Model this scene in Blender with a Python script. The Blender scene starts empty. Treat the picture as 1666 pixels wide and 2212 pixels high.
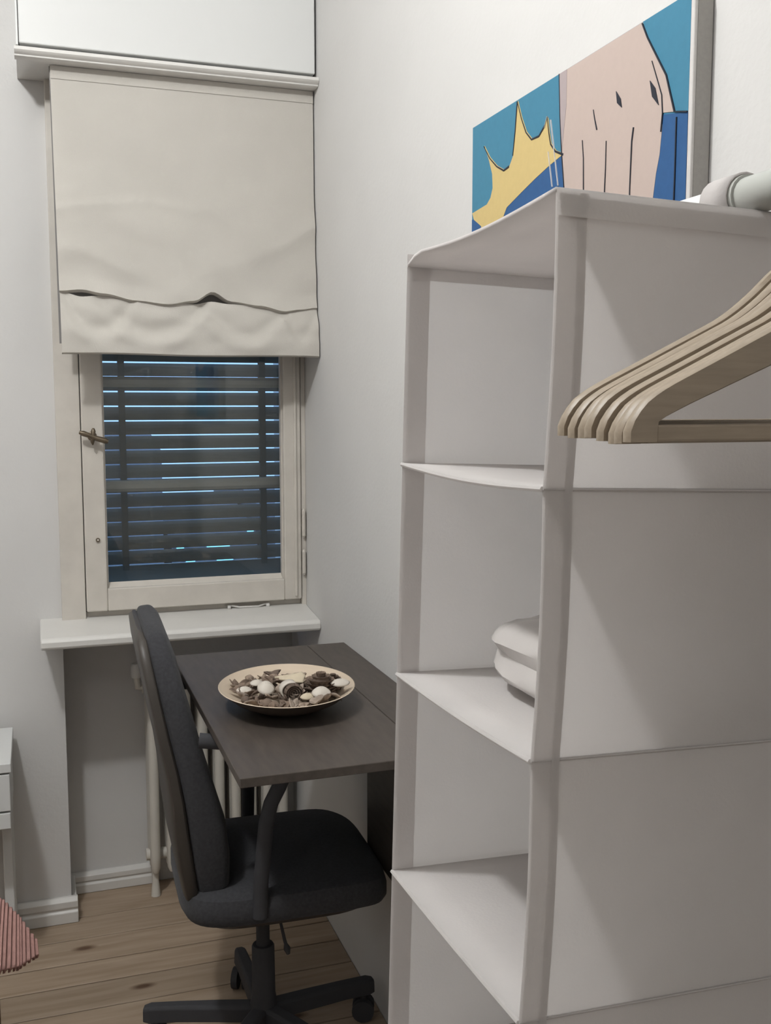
import bpy, math, random
from mathutils import Vector, Matrix
random.seed(7)
PI = math.pi
S = bpy.context.scene
COL = S.collection

# ------------------------------------------------------------------ camera
cam_d = bpy.data.cameras.new('camera')
cam = bpy.data.objects.new('camera', cam_d); COL.objects.link(cam)
cam_d.sensor_fit = 'VERTICAL'; cam_d.sensor_height = 36.0; cam_d.sensor_width = 27.1
cam_d.lens = 36.0 * 2207.0 / 2212.0
cam_d.clip_start = 0.02; cam_d.clip_end = 200
RIGHT = Vector((0.945962, -0.324278, 0.0))
RIGHT.normalize()
PITCH = math.asin(0.106326)
fwd_h = Vector((-RIGHT.y, RIGHT.x, 0))
FWD = (fwd_h * math.cos(PITCH) - Vector((0, 0, 1)) * math.sin(PITCH)).normalized()
UP = RIGHT.cross(FWD)
cam.matrix_world = Matrix(((RIGHT.x, UP.x, -FWD.x, 0.0), (RIGHT.y, UP.y, -FWD.y, 0.0),
                           (RIGHT.z, UP.z, -FWD.z, 1.4), (0, 0, 0, 1)))
S.camera = cam

# ------------------------------------------------------------------ world: dusk sky
w = bpy.data.worlds.new('dusk_sky'); S.world = w; w.use_nodes = True
nt = w.node_tree; nt.nodes.clear()
wo = nt.nodes.new('ShaderNodeOutputWorld'); bg = nt.nodes.new('ShaderNodeBackground')
bg.inputs['Color'].default_value = (0.30, 0.54, 1.0, 1); bg.inputs['Strength'].default_value = 1.7
nt.links.new(bg.outputs[0], wo.inputs[0])

# ------------------------------------------------------------------ the room's lamp (pendant bulb, its holder is built below)
LAMP = Vector((-0.44, 1.10, 2.72))
ld = bpy.data.lights.new('bulb_light', 'POINT'); ld.energy = 50; ld.color = (0.98, 0.985, 0.985)
ld.shadow_soft_size = 0.06
lo = bpy.data.objects.new('bulb_light', ld); lo.location = LAMP; COL.objects.link(lo)

LAMP_FILL = Vector((-1.25, -0.75, 2.55))       # added fill lamp behind the camera, softens the contrast
ld2 = bpy.data.lights.new('fill_light', 'POINT'); ld2.energy = 9; ld2.color = (0.985, 0.98, 0.975)
ld2.shadow_soft_size = 0.22
lo2 = bpy.data.objects.new('fill_light', ld2); lo2.location = LAMP_FILL; COL.objects.link(lo2)

S.view_settings.view_transform = 'Standard'
S.view_settings.look = 'None'
S.view_settings.gamma = 1.0
S.view_settings.use_curve_mapping = False
S.view_settings.exposure = 0.40

# ------------------------------------------------------------------ materials
def mat(name, color, rough=0.6, spec=0.4, noise=0.0, nscale=40, bump=0.0, bscale=200, metallic=0.0, transl=0.0, color2=None, stretch=None, sheen=0.0):
    m = bpy.data.materials.new(name); m.use_nodes = True
    n = m.node_tree.nodes; l = m.node_tree.links
    b = n['Principled BSDF']
    b.inputs['Roughness'].default_value = rough
    b.inputs['Specular IOR Level'].default_value = spec
    b.inputs['Metallic'].default_value = metallic
    b.inputs['Base Color'].default_value = (*color, 1)
    if sheen:
        b.inputs['Sheen Weight'].default_value = sheen
    tc = n.new('ShaderNodeTexCoord'); vec = tc.outputs['Object']
    if stretch:
        mp = n.new('ShaderNodeMapping'); mp.inputs['Scale'].default_value = stretch
        l.new(vec, mp.inputs[0]); vec = mp.outputs[0]
    col_out = None
    if noise or color2:
        t = n.new('ShaderNodeTexNoise'); t.inputs['Scale'].default_value = nscale; t.inputs['Detail'].default_value = 5
        l.new(vec, t.inputs['Vector'])
        r = n.new('ShaderNodeValToRGB')
        c2 = color2 if color2 else tuple(max(0, c * (1 - noise)) for c in color)
        r.color_ramp.elements[0].position = 0.3; r.color_ramp.elements[1].position = 0.7
        r.color_ramp.elements[0].color = (*c2, 1); r.color_ramp.elements[1].color = (*color, 1)
        l.new(t.outputs['Fac'], r.inputs[0]); l.new(r.outputs[0], b.inputs['Base Color']); col_out = r.outputs[0]
    if bump:
        t2 = n.new('ShaderNodeTexNoise'); t2.inputs['Scale'].default_value = bscale; t2.inputs['Detail'].default_value = 3
        l.new(vec, t2.inputs['Vector'])
        bp = n.new('ShaderNodeBump'); bp.inputs['Strength'].default_value = bump; bp.inputs['Distance'].default_value = 0.002
        l.new(t2.outputs['Fac'], bp.inputs['Height']); l.new(bp.outputs[0], b.inputs['Normal'])
    if transl:
        tr = n.new('ShaderNodeBsdfTranslucent'); tr.inputs[0].default_value = (*color, 1)
        if col_out: l.new(col_out, tr.inputs[0])
        mx = n.new('ShaderNodeMixShader'); mx.inputs[0].default_value = transl
        l.new(b.outputs[0], mx.inputs[1]); l.new(tr.outputs[0], mx.inputs[2])
        l.new(mx.outputs[0], n['Material Output'].inputs['Surface'])
    return m

M = {}
M['wall'] = mat('painted_plaster', (0.655, 0.645, 0.63), 0.85, 0.2, noise=0.03, nscale=6, bump=0.25, bscale=90)
M['ceil'] = mat('ceiling_paint', (0.82, 0.82, 0.80), 0.9, 0.2, noise=0.02, nscale=4)
M['gloss'] = mat('white_gloss_paint', (0.70, 0.685, 0.655), 0.3, 0.5, noise=0.04, nscale=12, bump=0.12, bscale=60)
M['sashpaint'] = mat('aged_cream_paint', (0.64, 0.60, 0.54), 0.42, 0.4, noise=0.10, nscale=18, bump=0.2, bscale=70)
M['cabinet'] = mat('white_lacquer', (0.68, 0.685, 0.675), 0.4, 0.4, noise=0.02, nscale=5)
M['gap'] = mat('dark_joint', (0.03, 0.03, 0.035), 0.9, 0.1, noise=0.2)
M['blind'] = mat('cotton_canvas', (0.62, 0.59, 0.54), 0.9, 0.1, noise=0.05, nscale=8, bump=0.3, bscale=500, transl=0.12)
M['fold_shade'] = mat('shade_grey_cloth', (0.25, 0.24, 0.235), 0.9, 0.1, noise=0.05, nscale=30)  # blind cloth greyed to stand in for shade behind its edge
M['felt'] = mat('nonwoven_fabric', (0.79, 0.765, 0.75), 0.9, 0.1, noise=0.04, nscale=14, bump=0.2, bscale=350, transl=0.50)
M['hem'] = mat('folded_hem_fabric', (0.73, 0.70, 0.685), 0.9, 0.1, noise=0.04, nscale=14, bump=0.2, bscale=350, transl=0.42)
M['plastic_bag'] = mat('clear_bag_over_linen', (0.70, 0.665, 0.64), 0.22, 0.6, noise=0.08, nscale=9, bump=0.5, bscale=22, transl=0.1)
M['desk'] = mat('dark_brown_laminate', (0.088, 0.072, 0.060), 0.45, 0.4, noise=0.3, nscale=14, stretch=(6, 1, 6))
M['deskedge'] = mat('dark_brown_edge', (0.060, 0.047, 0.040), 0.5, 0.35, noise=0.2, nscale=14)
M['black'] = mat('black_seat_fabric', (0.058, 0.058, 0.063), 0.95, 0.15, noise=0.25, nscale=160, bump=0.3, bscale=600, sheen=0.08)
M['shell'] = mat('dark_brown_plastic', (0.060, 0.052, 0.045), 0.45, 0.4, noise=0.1, nscale=30)
M['nylon'] = mat('black_nylon', (0.050, 0.050, 0.055), 0.75, 0.35, noise=0.1, nscale=40)
M['steel'] = mat('white_tube_enamel', (0.76, 0.77, 0.76), 0.3, 0.5, noise=0.02, nscale=30)
M['sleeve'] = mat('grey_tube_enamel', (0.44, 0.45, 0.42), 0.35, 0.5, noise=0.03, nscale=30)
M['hanger'] = mat('pale_hanger_wood', (0.34, 0.275, 0.205), 0.45, 0.4, noise=0.2, nscale=10, stretch=(3, 30, 30))
M['chrome'] = mat('hook_wire', (0.6, 0.6, 0.6), 0.25, 0.5, metallic=1.0, noise=0.05)
M['brass'] = mat('aged_brass', (0.16, 0.125, 0.085), 0.4, 0.5, metallic=0.5, noise=0.25, nscale=40)
M['iron'] = mat('painted_cast_iron', (0.66, 0.63, 0.57), 0.4, 0.4, noise=0.05, nscale=12)
M['slat'] = mat('grey_slat', (0.38, 0.36, 0.325), 0.6, 0.3, noise=0.1, nscale=20)
M['tape'] = mat('grey_ladder_tape', (0.30, 0.285, 0.26), 0.9, 0.1, noise=0.2)
M['bars'] = mat('outer_bar_paint', (0.84, 0.83, 0.78), 0.5, 0.3, noise=0.06)
M['bowl'] = mat('pale_bamboo', (0.66, 0.545, 0.42), 0.45, 0.4, noise=0.1, nscale=9, stretch=(1, 1, 14))
M['bowl_out'] = mat('bowl_outer_dark', (0.075, 0.055, 0.042), 0.5, 0.4, noise=0.1, nscale=9)  # outside of the bowl, darker than its inside
M['shellwhite'] = mat('ivory_shell', (0.64, 0.585, 0.515), 0.5, 0.4, noise=0.08, nscale=60)
M['cream'] = mat('cream_dried_slice', (0.64, 0.55, 0.41), 0.6, 0.3, noise=0.12, nscale=60)
M['pink'] = mat('ribbed_pink_cotton', (0.44, 0.255, 0.225), 0.95, 0.1, noise=0.18, nscale=70, bump=0.4, bscale=300)
M['bedwood'] = mat('stained_bed_wood', (0.20, 0.10, 0.055), 0.5, 0.3, noise=0.3, nscale=12, stretch=(2, 14, 14))
M['mattress'] = mat('mattress_cover', (0.6, 0.58, 0.56), 0.9, 0.1, noise=0.04)
M['facade'] = mat('far_facade', (0.22, 0.21, 0.23), 0.9, 0.1, noise=0.2, nscale=0.5)
PC = [mat('dried_petal_brown', (0.27, 0.20, 0.155), 0.8, 0.2, noise=0.45, nscale=70),
      mat('dried_petal_tan', (0.38, 0.295, 0.23), 0.8, 0.2, noise=0.4, nscale=70),
      mat('dried_petal_dark', (0.185, 0.138, 0.11), 0.8, 0.2, noise=0.4, nscale=70),
      mat('dried_petal_grey', (0.42, 0.345, 0.285), 0.8, 0.2, noise=0.35, nscale=70)]

def glass_mat():
    m = bpy.data.materials.new('window_glass'); m.use_nodes = True
    n = m.node_tree.nodes; l = m.node_tree.links; n.clear()
    o = n.new('ShaderNodeOutputMaterial'); t = n.new('ShaderNodeBsdfTransparent'); g = n.new('ShaderNodeBsdfGlossy')
    t.inputs[0].default_value = (0.93, 0.94, 0.93, 1); g.inputs['Roughness'].default_value = 0.02
    f = n.new('ShaderNodeFresnel'); f.inputs['IOR'].default_value = 1.5
    mx = n.new('ShaderNodeMixShader')
    l.new(f.outputs[0], mx.inputs[0]); l.new(t.outputs[0], mx.inputs[1]); l.new(g.outputs[0], mx.inputs[2]); l.new(mx.outputs[0], o.inputs[0])
    return m
M['glass'] = glass_mat()

def emis(name, color, strength):
    m = bpy.data.materials.new(name); m.use_nodes = True
    n = m.node_tree.nodes; l = m.node_tree.links; n.clear()
    o = n.new('ShaderNodeOutputMaterial'); e = n.new('ShaderNodeEmission')
    e.inputs[0].default_value = (*color, 1); e.inputs[1].default_value = strength
    l.new(e.outputs[0], o.inputs[0]); return m
M['lit'] = emis('lit_window', (0.15, 0.55, 1.0), 3.0)

def plank_mat():
    m = bpy.data.materials.new('pine_floorboard'); m.use_nodes = True
    n = m.node_tree.nodes; l = m.node_tree.links; b = n['Principled BSDF']
    b.inputs['Roughness'].default_value = 0.5; b.inputs['Specular IOR Level'].default_value = 0.3
    tc = n.new('ShaderNodeTexCoord'); oi = n.new('ShaderNodeObjectInfo')
    geo = n.new('ShaderNodeNewGeometry')
    mp = n.new('ShaderNodeMapping'); mp.inputs['Scale'].default_value = (2.2, 26, 26)
    l.new(geo.outputs['Position'], mp.inputs[0])
    t = n.new('ShaderNodeTexNoise'); t.inputs['Scale'].default_value = 1.6; t.inputs['Detail'].default_value = 6; t.inputs['Distortion'].default_value = 0.6
    l.new(mp.outputs[0], t.inputs['Vector'])
    r = n.new('ShaderNodeValToRGB')
    r.color_ramp.elements[0].position = 0.3; r.color_ramp.elements[0].color = (0.315, 0.235, 0.165, 1)
    r.color_ramp.elements[1].position = 0.7; r.color_ramp.elements[1].color = (0.425, 0.33, 0.245, 1)
    l.new(t.outputs['Fac'], r.inputs[0])
    # knots
    mp2 = n.new('ShaderNodeMapping'); mp2.inputs['Scale'].default_value = (1.9, 4.7, 1)
    l.new(geo.outputs['Position'], mp2.inputs[0])
    v = n.new('ShaderNodeTexVoronoi'); v.inputs['Scale'].default_value = 1.0; v.voronoi_dimensions = '2D'
    l.new(mp2.outputs[0], v.inputs['Vector'])
    kr = n.new('ShaderNodeValToRGB')
    kr.color_ramp.elements[0].position = 0.025; kr.color_ramp.elements[0].color = (0.30, 0.22, 0.18, 1)
    kr.color_ramp.elements[1].position = 0.07; kr.color_ramp.elements[1].color = (1, 1, 1, 1)
    l.new(v.outputs['Distance'], kr.inputs[0])
    mu = n.new('ShaderNodeMix'); mu.data_type = 'RGBA'; mu.blend_type = 'MULTIPLY'; mu.inputs[0].default_value = 1.0
    l.new(r.outputs[0], mu.inputs[6]); l.new(kr.outputs[0], mu.inputs[7])
    hv = n.new('ShaderNodeHueSaturation')
    mr = n.new('ShaderNodeMapRange'); mr.inputs[3].default_value = 0.86; mr.inputs[4].default_value = 1.1
    l.new(oi.outputs['Random'], mr.inputs[0]); l.new(mr.outputs[0], hv.inputs['Value'])
    l.new(mu.outputs[2], hv.inputs['Color']); l.new(hv.outputs[0], b.inputs['Base Color'])
    return m
M['plank'] = plank_mat()

# ------------------------------------------------------------------ mesh helpers
class MB:
    def __init__(s): s.v = []; s.f = []
    def add(s, vs, fs):
        o = len(s.v); s.v += [tuple(p) for p in vs]; s.f += [tuple(i + o for i in f) for f in fs]; return s
    def box(s, x0, x1, y0, y1, z0, z1, bev=0.0):
        if bev <= 0:
            v = [(x, y, z) for x in (x0, x1) for y in (y0, y1) for z in (z0, z1)]
            f = [(0, 1, 3, 2), (4, 6, 7, 5), (0, 4, 5, 1), (2, 3, 7, 6), (0, 2, 6, 4), (1, 5, 7, 3)]
            return s.add(v, f)
        import bmesh
        bm = bmesh.new(); bmesh.ops.create_cube(bm, size=1)
        for q in bm.verts:
            q.co = Vector(((x0 + x1) / 2 + q.co.x * (x1 - x0), (y0 + y1) / 2 + q.co.y * (y1 - y0), (z0 + z1) / 2 + q.co.z * (z1 - z0)))
        bmesh.ops.bevel(bm, geom=bm.edges[:], offset=bev, segments=2, profile=0.5, affect='EDGES')
        bm.verts.index_update()
        s.add([q.co for q in bm.verts], [[q.index for q in f.verts] for f in bm.faces]); bm.free(); return s
    def tube(s, pts, r, n=10, caps=True, flat=None):
        pts = [Vector(p) for p in pts]; rings = []
        rs = r if isinstance(r, (list, tuple)) else [r] * len(pts)
        prev = None
        for i, p in enumerate(pts):
            d = (pts[min(i + 1, len(pts) - 1)] - pts[max(i - 1, 0)]).normalized()
            if prev is None:
                a = Vector((0, 1, 0)) if abs(d.y) < 0.9 else Vector((1, 0, 0))
                u = (a - d * a.dot(d)).normalized()
            else:
                u = (prev - d * prev.dot(d)).normalized()
            prev = u; v = d.cross(u)
            fl = flat or 1.0
            rings.append([p + u * math.cos(2 * PI * k / n) * rs[i] * fl + v * math.sin(2 * PI * k / n) * rs[i] for k in range(n)])
        return s.loft(rings, caps)
    def loft(s, rings, caps=True, closed=True):
        n = len(rings[0]); vs = [p for r in rings for p in r]; fs = []
        for i in range(len(rings) - 1):
            for k in range(n if closed else n - 1):
                a = i * n + k; b = i * n + (k + 1) % n
                fs.append((a, b, b + n, a + n))
        if caps and closed:
            fs.append(tuple(reversed(range(n)))); fs.append(tuple((len(rings) - 1) * n + k for k in range(n)))
        return s.add(vs, fs)
    def lathe(s, prof, cx, cy, n=32, sx=1.0, sy=1.0, rot=0.0):
        rings = []
        for (r, z) in prof:
            ring = []
            for k in range(n):
                a = 2 * PI * k / n; x = r * sx * math.cos(a); y = r * sy * math.sin(a)
                ring.append((cx + x * math.cos(rot) - y * math.sin(rot), cy + x * math.sin(rot) + y * math.cos(rot), z))
            rings.append(ring)
        return s.loft(rings, True)
    def prism(s, poly, axis, a, b):
        n = len(poly)
        def P(u, v, w):
            return {'x': (w, u, v), 'y': (u, w, v), 'z': (u, v, w)}[axis]
        vs = [P(u, v, a) for u, v in poly] + [P(u, v, b) for u, v in poly]
        fs = [tuple(range(n)), tuple(range(2 * n - 1, n - 1, -1))] + [(i, i + n, (i + 1) % n + n, (i + 1) % n) for i in range(n)]
        return s.add(vs, fs)
    def grid(s, fn, nu, nv):
        vs = [fn(i / nu, j / nv) for j in range(nv + 1) for i in range(nu + 1)]
        fs = [(j * (nu + 1) + i, j * (nu + 1) + i + 1, (j + 1) * (nu + 1) + i + 1, (j + 1) * (nu + 1) + i) for j in range(nv) for i in range(nu)]
        return s.add(vs, fs)

def origin(o):
    p = Vector((0, 0, 0))
    while o is not None:
        p += o.location; o = o.parent
    return p

def obj(name, mb, m, parent=None, loc=None, smooth=False, fix=True):
    """one mesh object from world-space geometry; its origin is `loc` or its parent's origin"""
    o0 = Vector(loc) if loc else origin(parent)
    me = bpy.data.meshes.new(name)
    me.from_pydata([tuple(Vector(p) - o0) for p in mb.v], [], mb.f)
    if fix:
        import bmesh
        bm = bmesh.new(); bm.from_mesh(me); bmesh.ops.recalc_face_normals(bm, faces=bm.faces[:]); bm.to_mesh(me); bm.free()
    me.materials.append(m)
    if smooth:
        for p in me.polygons: p.use_smooth = True
        try: me.set_sharp_from_angle(angle=math.radians(40))
        except Exception: pass
    o = bpy.data.objects.new(name, me); COL.objects.link(o)
    if parent: o.parent = parent
    o.location = o0 - origin(parent)
    return o

def tag(o, label, cat, group=None):
    o['label'] = label; o['category'] = cat
    if group: o['group'] = group
    return o
def thing(name, label, cat, loc=(0, 0, 0), group=None):
    o = bpy.data.objects.new(name, None); COL.objects.link(o); o.location = loc; o.empty_display_size = 0.05
    return tag(o, label, cat, group)
def struct(o): o['kind'] = 'structure'; return o
def structE(name, loc=(0, 0, 0)):
    o = bpy.data.objects.new(name, None); COL.objects.link(o); o.location = loc; o.empty_display_size = 0.05
    return struct(o)
def copy_tree(o, parent=None):
    c = o.copy(); COL.objects.link(c); c.parent = parent
    for ch in list(o.children): copy_tree(ch, c)
    return c
def bevel(o, w=0.002, seg=2):
    b = o.modifiers.new('bevel', 'BEVEL'); b.width = w; b.segments = seg; b.limit_method = 'ANGLE'; return o
def subsurf(o, lv=1):
    b = o.modifiers.new('sub', 'SUBSURF'); b.levels = lv; b.render_levels = lv; return o

# ------------------------------------------------------------------ room shell
XR = 0.7126; YP = 2.784; YN = 2.947; YO = 3.16; XN = 0.052; CEIL = 2.98; XL = -2.7; YB = -1.9
struct(obj('wall_right', MB().box(XR, XR + 0.14, YB - 0.12, YO, -0.12, CEIL), M['wall']))
struct(obj('wall_left', MB().box(XL - 0.12, XL, YB - 0.12, YO, -0.12, CEIL), M['wall']))
struct(obj('wall_front', MB().box(XL, XR, YB - 0.12, YB, -0.12, CEIL), M['wall']))
wb = MB()
wb.box(XL, XN, YP, YO, -0.12, CEIL)                       # pier left of the window
wb.box(XN, XR, YN, YO, -0.12, 0.790)                      # back of the radiator niche
wb.box(XN, XR, YP, YO, 2.30, CEIL)                        # above the window
struct(obj('wall_back', wb, M['wall']))
struct(obj('ceiling', MB().box(XL - 0.12, XR + 0.14, YB - 0.12, YO, CEIL, CEIL + 0.1), M['ceil']))

floor = structE('floor', (0, 0, 0))
obj('subfloor', MB().box(XL, XR, YB, YN, -0.12, -0.024), M['gap'], floor)
edges = [2.947, 2.790, 2.672, 2.552, 2.450, 2.338, 2.226]
while edges[-1] > YB + 0.12: edges.append(edges[-1] - (0.112 + random.uniform(-0.004, 0.004)))
edges.append(YB)
for a, b in zip(edges[:-1], edges[1:]):
    if a - b < 0.02: continue
    # boards, some butted from two lengths outside the view
    bevel(obj('plank', MB().box(XN + 0.001 if a > 2.9 else XL + 0.001, XR - 0.001, b + 0.0024, a - 0.0024, -0.024, random.uniform(-0.0012, 0.0)), M['plank'], floor), 0.0012, 1)

def skirting(name, x0, x1, y, h, d=0.02):
    prof = [(y - d, 0.0), (y - d, h * 0.42), (y - d * 0.72, h * 0.50), (y - d * 0.72, h * 0.55), (y - d * 0.95, h * 0.62), (y - d * 0.95, h * 0.86), (y - d * 0.4, h), (y, h), (y, 0)]
    mb = MB(); mb.prism(prof, 'x', x0, x1)
    return struct(bevel(obj(name, mb, M['gloss'], smooth=False), 0.0015, 2))
skirting('baseboard_back', XL, XN + 0.016, YP, 0.070)
skirting('baseboard_niche', XN, 0.30, YN, 0.058)
struct(obj('baseboard_reveal', MB().box(XN, XN + 0.014, YP - 0.004, YN - 0.02, 0, 0.06, 0.003), M['gloss']))

# ------------------------------------------------------------------ window
win = structE('window_1', (0.4, 2.772, 0.85))
def wpart(name, mb, m, par=win, b=0.002, sm=False):
    o = obj(name, mb, m, par, smooth=sm)
    if b: bevel(o, b, 2)
    return o
ZS0, ZS1 = 0.851, 2.20
casing = MB()
casing.box(XN, 0.1125, 2.762, 2.90, 0.80, 2.30)
casing.box(0.699, XR, 2.766, 2.90, 0.80, 2.30)
casing.box(0.1125, 0.699, 2.770, 2.90, 2.18, 2.30)
casing.box(0.1125, 0.699, 2.782, 2.90, 0.80, ZS0 - 0.003)
wpart('casing', casing, M['sashpaint'])
wpart('sash_stile', MB().box(0.1145, 0.169, 2.758, 2.806, ZS0, 2.178), M['sashpaint'], b=0.004)
rs = MB(); rs.box(0.648, 0.697, 2.758, 2.806, ZS0, 2.178)
so = wpart('sash_stile', rs, M['sashpaint'], b=0.004)
obj('bead', MB().tube([(0.681, 2.757, ZS0 + 0.01), (0.681, 2.757, 2.17)], 0.0045, 8), M['sashpaint'], so, smooth=True)
wpart('sash_rail', MB().box(0.169, 0.648, 2.758, 2.806, ZS0, 0.911), M['sashpaint'], b=0.003)
wpart('sash_rail', MB().box(0.169, 0.648, 2.758, 2.806, 2.11, 2.178), M['sashpaint'], b=0.003)
put = MB()
put.prism([(2.772, 0.911), (2.79, 0.911), (2.79, 0.923)], 'x', 0.169, 0.648)
put.box(0.169, 0.173, 2.772, 2.79, 0.911, 2.11); put.box(0.644, 0.648, 2.772, 2.79, 0.911, 2.11)
wpart('putty_bead', put, M['sashpaint'], b=0)
wpart('pane', MB().box(0.166, 0.651, 2.790, 2.793, 0.905, 2.115), M['glass'], b=0)
# espagnolette handle: a small toggle on a rose
hb = MB()
hb.lathe([(0.0, 0), (0.012, 0), (0.012, 0.004), (0.007, 0.007), (0.0, 0.007)], 0, 0, 16)
hv = [(0.141 + x, 2.758 - z, 1.314 + y) for (x, y, z) in hb.v]; hb.v = hv
h0 = obj('handle_rose', hb, M['brass'], win, smooth=True)
hm = MB().tube([(0.141, 2.756, 1.314), (0.141, 2.735, 1.314)], [0.006, 0.0055], 10)
hm.tube([(0.1085, 2.728, 1.325), (0.118, 2.726, 1.322), (0.134, 2.728, 1.316), (0.150, 2.729, 1.309), (0.171, 2.727, 1.303), (0.179, 2.727, 1.300)],
        [0.0045, 0.0072, 0.0062, 0.0068, 0.0078, 0.0052], 12)
hm.tube([(0.143, 2.731, 1.335), (0.143, 2.730, 1.328), (0.141, 2.729, 1.314), (0.140, 2.730, 1.300), (0.141, 2.731, 1.292)], [0.003, 0.0062, 0.006, 0.005, 0.0018], 10)
obj('window_handle', hm, M['brass'], win, smooth=True)
sc = MB().tube([(0.1478, 2.7575, 1.0424), (0.1478, 2.7535, 1.0424)], 0.0055, 14)
ro = obj('hole_ring', sc, M['brass'], win, smooth=True)
obj('hole', MB().tube([(0.1478, 2.7540, 1.0424), (0.1478, 2.7531, 1.0424)], 0.0028, 10), M['sashpaint'], ro)
for z0, z1 in ((1.03, 1.10), (0.925, 0.985)):
    hg = MB().tube([(0.7035, 2.757, z0), (0.7035, 2.757, z1)], 0.0055, 10)
    hg.tube([(0.7035, 2.757, z0 - 0.006), (0.7035, 2.757, z0)], [0.002, 0.0045], 8); hg.tube([(0.7035, 2.757, z1), (0.7035, 2.757, z1 + 0.006)], [0.0045, 0.002], 8)
    obj('hinge', hg, M['sashpaint'], win, smooth=True)
# a hook stay lying along the bottom of the casing
st = MB().tube([(0.492, 2.774, 0.839), (0.50, 2.770, 0.842), (0.52, 2.768, 0.837), (0.575, 2.768, 0.836), (0.592, 2.770, 0.841), (0.602, 2.774, 0.838)], 0.0028, 8)
st.tube([(0.488, 2.770, 0.838), (0.496, 2.770, 0.838)], 0.0065, 10); st.tube([(0.596, 2.770, 0.8375), (0.605, 2.770, 0.8375)], 0.0065, 10)
obj('stay_hook', st, M['gloss'], win, smooth=True)

# outer window frame with two glazing bars
win2 = structE('window_2', (0.4, 2.92, 0.85))
of = MB(); of.box(XN, 0.135, 2.90, 2.945, 0.80, 2.30); of.box(0.69, XR, 2.90, 2.945, 0.80, 2.30); of.box(0.135, 0.69, 2.90, 2.945, 0.80, 0.895); of.box(0.135, 0.69, 2.90, 2.945, 2.2, 2.30)
obj('outer_frame', of, M['bars'], win2)
for zc, dz in ((1.4570, 0.0), (1.1695, 0.0)):
    g = MB(); g.prism([(2.905, zc - 0.0145), (2.898, zc - 0.006), (2.898, zc + 0.006), (2.905, zc + 0.0145), (2.935, zc + 0.0145), (2.935, zc - 0.0145)], 'x', 0.135, 0.69)
    obj('glazing_bar', g, M['bars'], win2)
obj('pane', MB().box(0.13, 0.695, 2.925, 2.928, 0.89, 2.205), M['glass'], win2)

# sill board
def sill_profile():
    yb, yf = 2.790, 2.612
    return [(yb, 0.800), (yf + 0.01, 0.789), (yf + 0.003, 0.791), (yf, 0.797), (yf, 0.809), (yf + 0.003, 0.815), (yf + 0.010, 0.8185), (yb, 0.836)]
sill = MB(); sill.prism(sill_profile(), 'x', -0.004, XR)
so = obj('trim_sill', sill, M['gloss']); struct(so)
# slightly rounded horn at the left end
bevel(so, 0.004, 3)

# ------------------------------------------------------------------ slatted outer blind
vb = thing('slatted_blind', 'dark grey slatted blind closed behind the window glass', 'blind', (0.4, 3.0, 0.85))
z = 0.938
pitch = 0.04135
k = 0
sl = MB(); sl.grid(lambda u, v: (0.09 + u * 0.62, 3.0 + 0.010 * (v - 0.5) - 0.003 * math.sin(PI * v), (v - 0.5) * 0.0374), 1, 4)
base_me = None
while z < 2.3:
    if base_me is None:
        o = obj('slat', MB().add([(p[0], p[1], p[2] + z + 0.018) for p in sl.v], sl.f), M['slat'], vb, loc=(0.4, 3.0, z + 0.018), fix=False)
        so_ = o.modifiers.new('solid', 'SOLIDIFY'); so_.thickness = 0.0012
        base_me = o
    else:
        o = base_me.copy(); COL.objects.link(o); o.location = Vector((0.4, 3.0, z + 0.018)) - origin(vb)
    z += pitch
obj('bottom_rail', MB().box(0.09, 0.71, 2.990, 3.008, 0.862, 0.9335, 0.003), M['slat'], vb)
for x in (0.2365, 0.6405):
    obj('ladder_tape', MB().box(x - 0.0088, x + 0.0088, 2.9885, 2.9905, 0.92, 2.3), M['tape'], vb)
    obj('ladder_tape', MB().box(x - 0.0088, x + 0.0088, 3.009, 3.011, 0.92, 2.3), M['tape'], vb)

# ------------------------------------------------------------------ what stands outside in the dusk
def house(name, label, x0, x1, y0, y1, ztop, roof):
    t = thing(name, label, 'building', ((x0 + x1) / 2, y0, -8))
    obj('facade', MB().box(x0, x1, y0, y1, -8, ztop), M['facade'], t)
    r = MB(); e = 0.06
    r.prism([(y0 - e, ztop), (y1 + e, ztop), ((y0 + y1) / 2, ztop + roof)], 'x', x0 - e, x1 + e)
    obj('roof', r, M['facade'], t); return t
house('apartment_house', 'tall dark house seen through the left of the blind gaps', -6, 3.45, 30, 40, -0.1, 0.75)
hs2 = house('row_house', 'low dark house beyond the middle of the blind gaps', 3.8, 6.42, 31, 40, -2.7, 0.85)
house('corner_house', 'dark house seen through the right of the blind gaps', 6.58, 14, 29.5, 40, -2.0, 0.65)
for (x, zz, w_) in ((4.35, -3.42, 0.28), (6.2, -2.62, 0.2), (4.05, -3.02, 0.22), (5.2, -2.98, 0.7), (5.4, -3.36, 0.5)):
    f = obj('window', MB().box(x - w_ / 2 - 0.05, x + w_ / 2 + 0.05, 30.96, 31.0, zz - 0.2, zz + 0.2), M['facade'], hs2)
    obj('pane', MB().box(x - w_ / 2, x + w_ / 2, 30.93, 30.965, zz - 0.14, zz + 0.14), M['lit'], f)

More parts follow.
